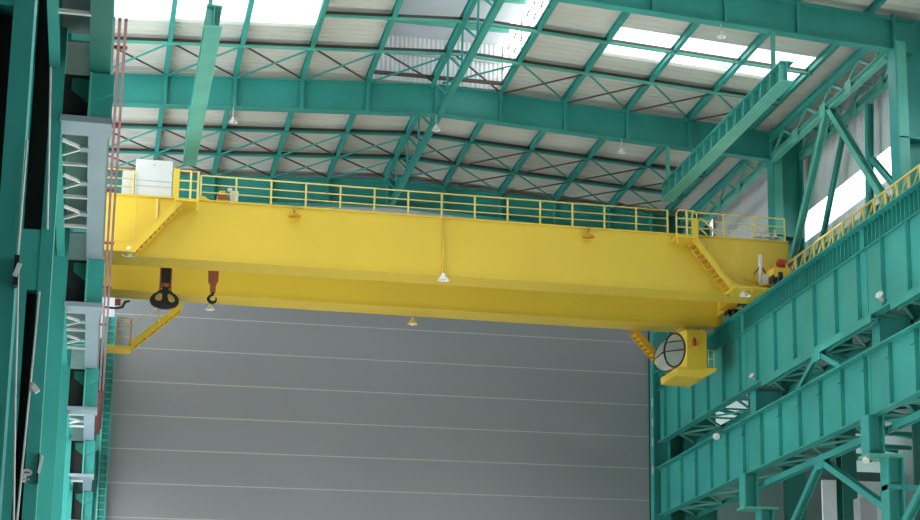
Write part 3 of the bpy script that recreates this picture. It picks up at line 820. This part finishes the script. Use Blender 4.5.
box(4.9, 5.25, 82.5, 82.9, 26.42, 26.9).build('body', WHT, t); box(4.8, 4.98, 82.6, 82.8, 26.9, 27.05).build('cap', WHT, t); box(4.9, 5.4, 82.55, 82.85, 26.26, 26.42).build('foot', BLK, t)
for j, x in enumerate((28.95, 29.4, 29.75)):
    t = thing('deck_floodlight', (x, 82, 26.2), 'small white floodlight on the right end of the crane railing, %s from the left' % ORD[j], 'floodlight', 'floodlights at the crane end')
    MB().lathe((x, 81.9, 26.34), [(.04, .22), (.12, .1), (.2, 0), (.02, 0.02)], 12).build('shade', WHT, t)
    box(x - .03, x + .03, 81.88, 82.02, 26.5, 26.75).build('arm', YELP, t)

def lamp(x, y, z, s, label, m_=LAMPW, cord=.4, group='hanging lamps'):
    t = thing('hanging_lamp', (x, y, z), label, 'lamp', group)
    MB().lathe((x, y, z), [(.29 * s, 0), (.27 * s, .03 * s), (.18 * s, .16 * s), (.1 * s, .27 * s), (.08 * s, .36 * s), (.02, .38 * s)], 18).build('shade', m_, t)
    MB().lathe((x, y, z + .03 * s), [(.02, -.08 * s), (.12 * s, -.05 * s), (.13 * s, .03 * s)], 12).build('bulb', WHT, t)
    if cord: MB().tube([(x, y, z + .36 * s), (x, y, z + .36 * s + cord)], .035, 6).build('cord', GRY, t)
lamp(.78, 81.4, 23.42, 1.0, 'white cone lamp under the left foot stair of the crane', cord=0)
lamp(14.2, 81.85, 23.3, .9, 'white cone lamp at mid span on the front crane girder', cord=0)
lamp(28.0, 81.2, 23.3, .95, 'white cone lamp under the right end platform of the crane', cord=0)
lamp(14.0, 89.0, 22.95, .85, 'pale cone lamp below the rear crane girder at mid span', YELP, .3)
lamp(4.6, 89.0, 23.1, .8, 'pale cone lamp below the rear crane girder near the small hook', LAMPW, .15)
for x, lb in ((7.6, 'left'), (20.75, 'right')):
    t = thing('bracket_lamp', (x, 81.7, 25.8), 'yellow disc lamp bracketed to the %s half of the front girder face' % lb, 'lamp', 'bracket lamps on the girder')
    MB().lathe((x, 81.7, 25.74), [(.04, .12), (.16, .08), (.3, .0), (.28, -.04), (.02, -.04)], 16).build('shade', ORG, t)
    MB().tube([(x, 81.7, 25.85), (x, 81.7, 26.15), (x, 82.0, 26.2)], .04, 6).build('arm', YEL, t)
lamp(5.0, 84.5, 30.70, 0.72, 'roof lamp hanging from the middle rafter on the left', cord=0.49)
lamp(14.2, 84.5, 31.15, 0.72, 'roof lamp hanging from the middle rafter at the ridge', cord=0.54)
lamp(23.1, 84.5, 30.80, 0.72, 'roof lamp hanging from the middle rafter on the right', cord=0.44)
lamp(23.2, 69.6, 30.90, 0.72, 'roof lamp hanging from the top right rafter', cord=0.33)

def flood(x, y, z, d, label, s=1.0):
    t = thing('column_floodlight', (x, y, z), label, 'floodlight', 'floodlights on the right columns')
    p = Vector((x, y, z)); d = Vector(d).normalized()
    MB().lathe(p, [(.02, -.3 * s), (.1 * s, -.28 * s), (.16 * s, 0), (.24 * s, .22 * s)], 14, d).build('housing', GRY, t)
    MB().lathe(p + d * .2 * s, [(.22 * s, 0), (.02, .03)], 14, d).build('lens', WHT, t)
    MB().bar(p, p + Vector((.35 * s, .1, -.15 * s)), .05, .05).build('arm', BLK, t)
flood(28.6, 66.98, 19.79, (-.7, -.5, .5), 'tilted floodlight at the top of the right column near the right edge', .75)
flood(28.7, 82.38, 19.79, (-.7, -.4, .5), 'floodlight on the right column below the crane end', .6)
flood(28.6, 69.0, 13.85, (-.5, -.6, -.6), 'bright floodlight under the cap plate at the bottom right', .7)
flood(28.6, 87.6, 18.0, (-.3, -.7, -.5), 'bright floodlight on the lower runway girder near the back wall', .8)
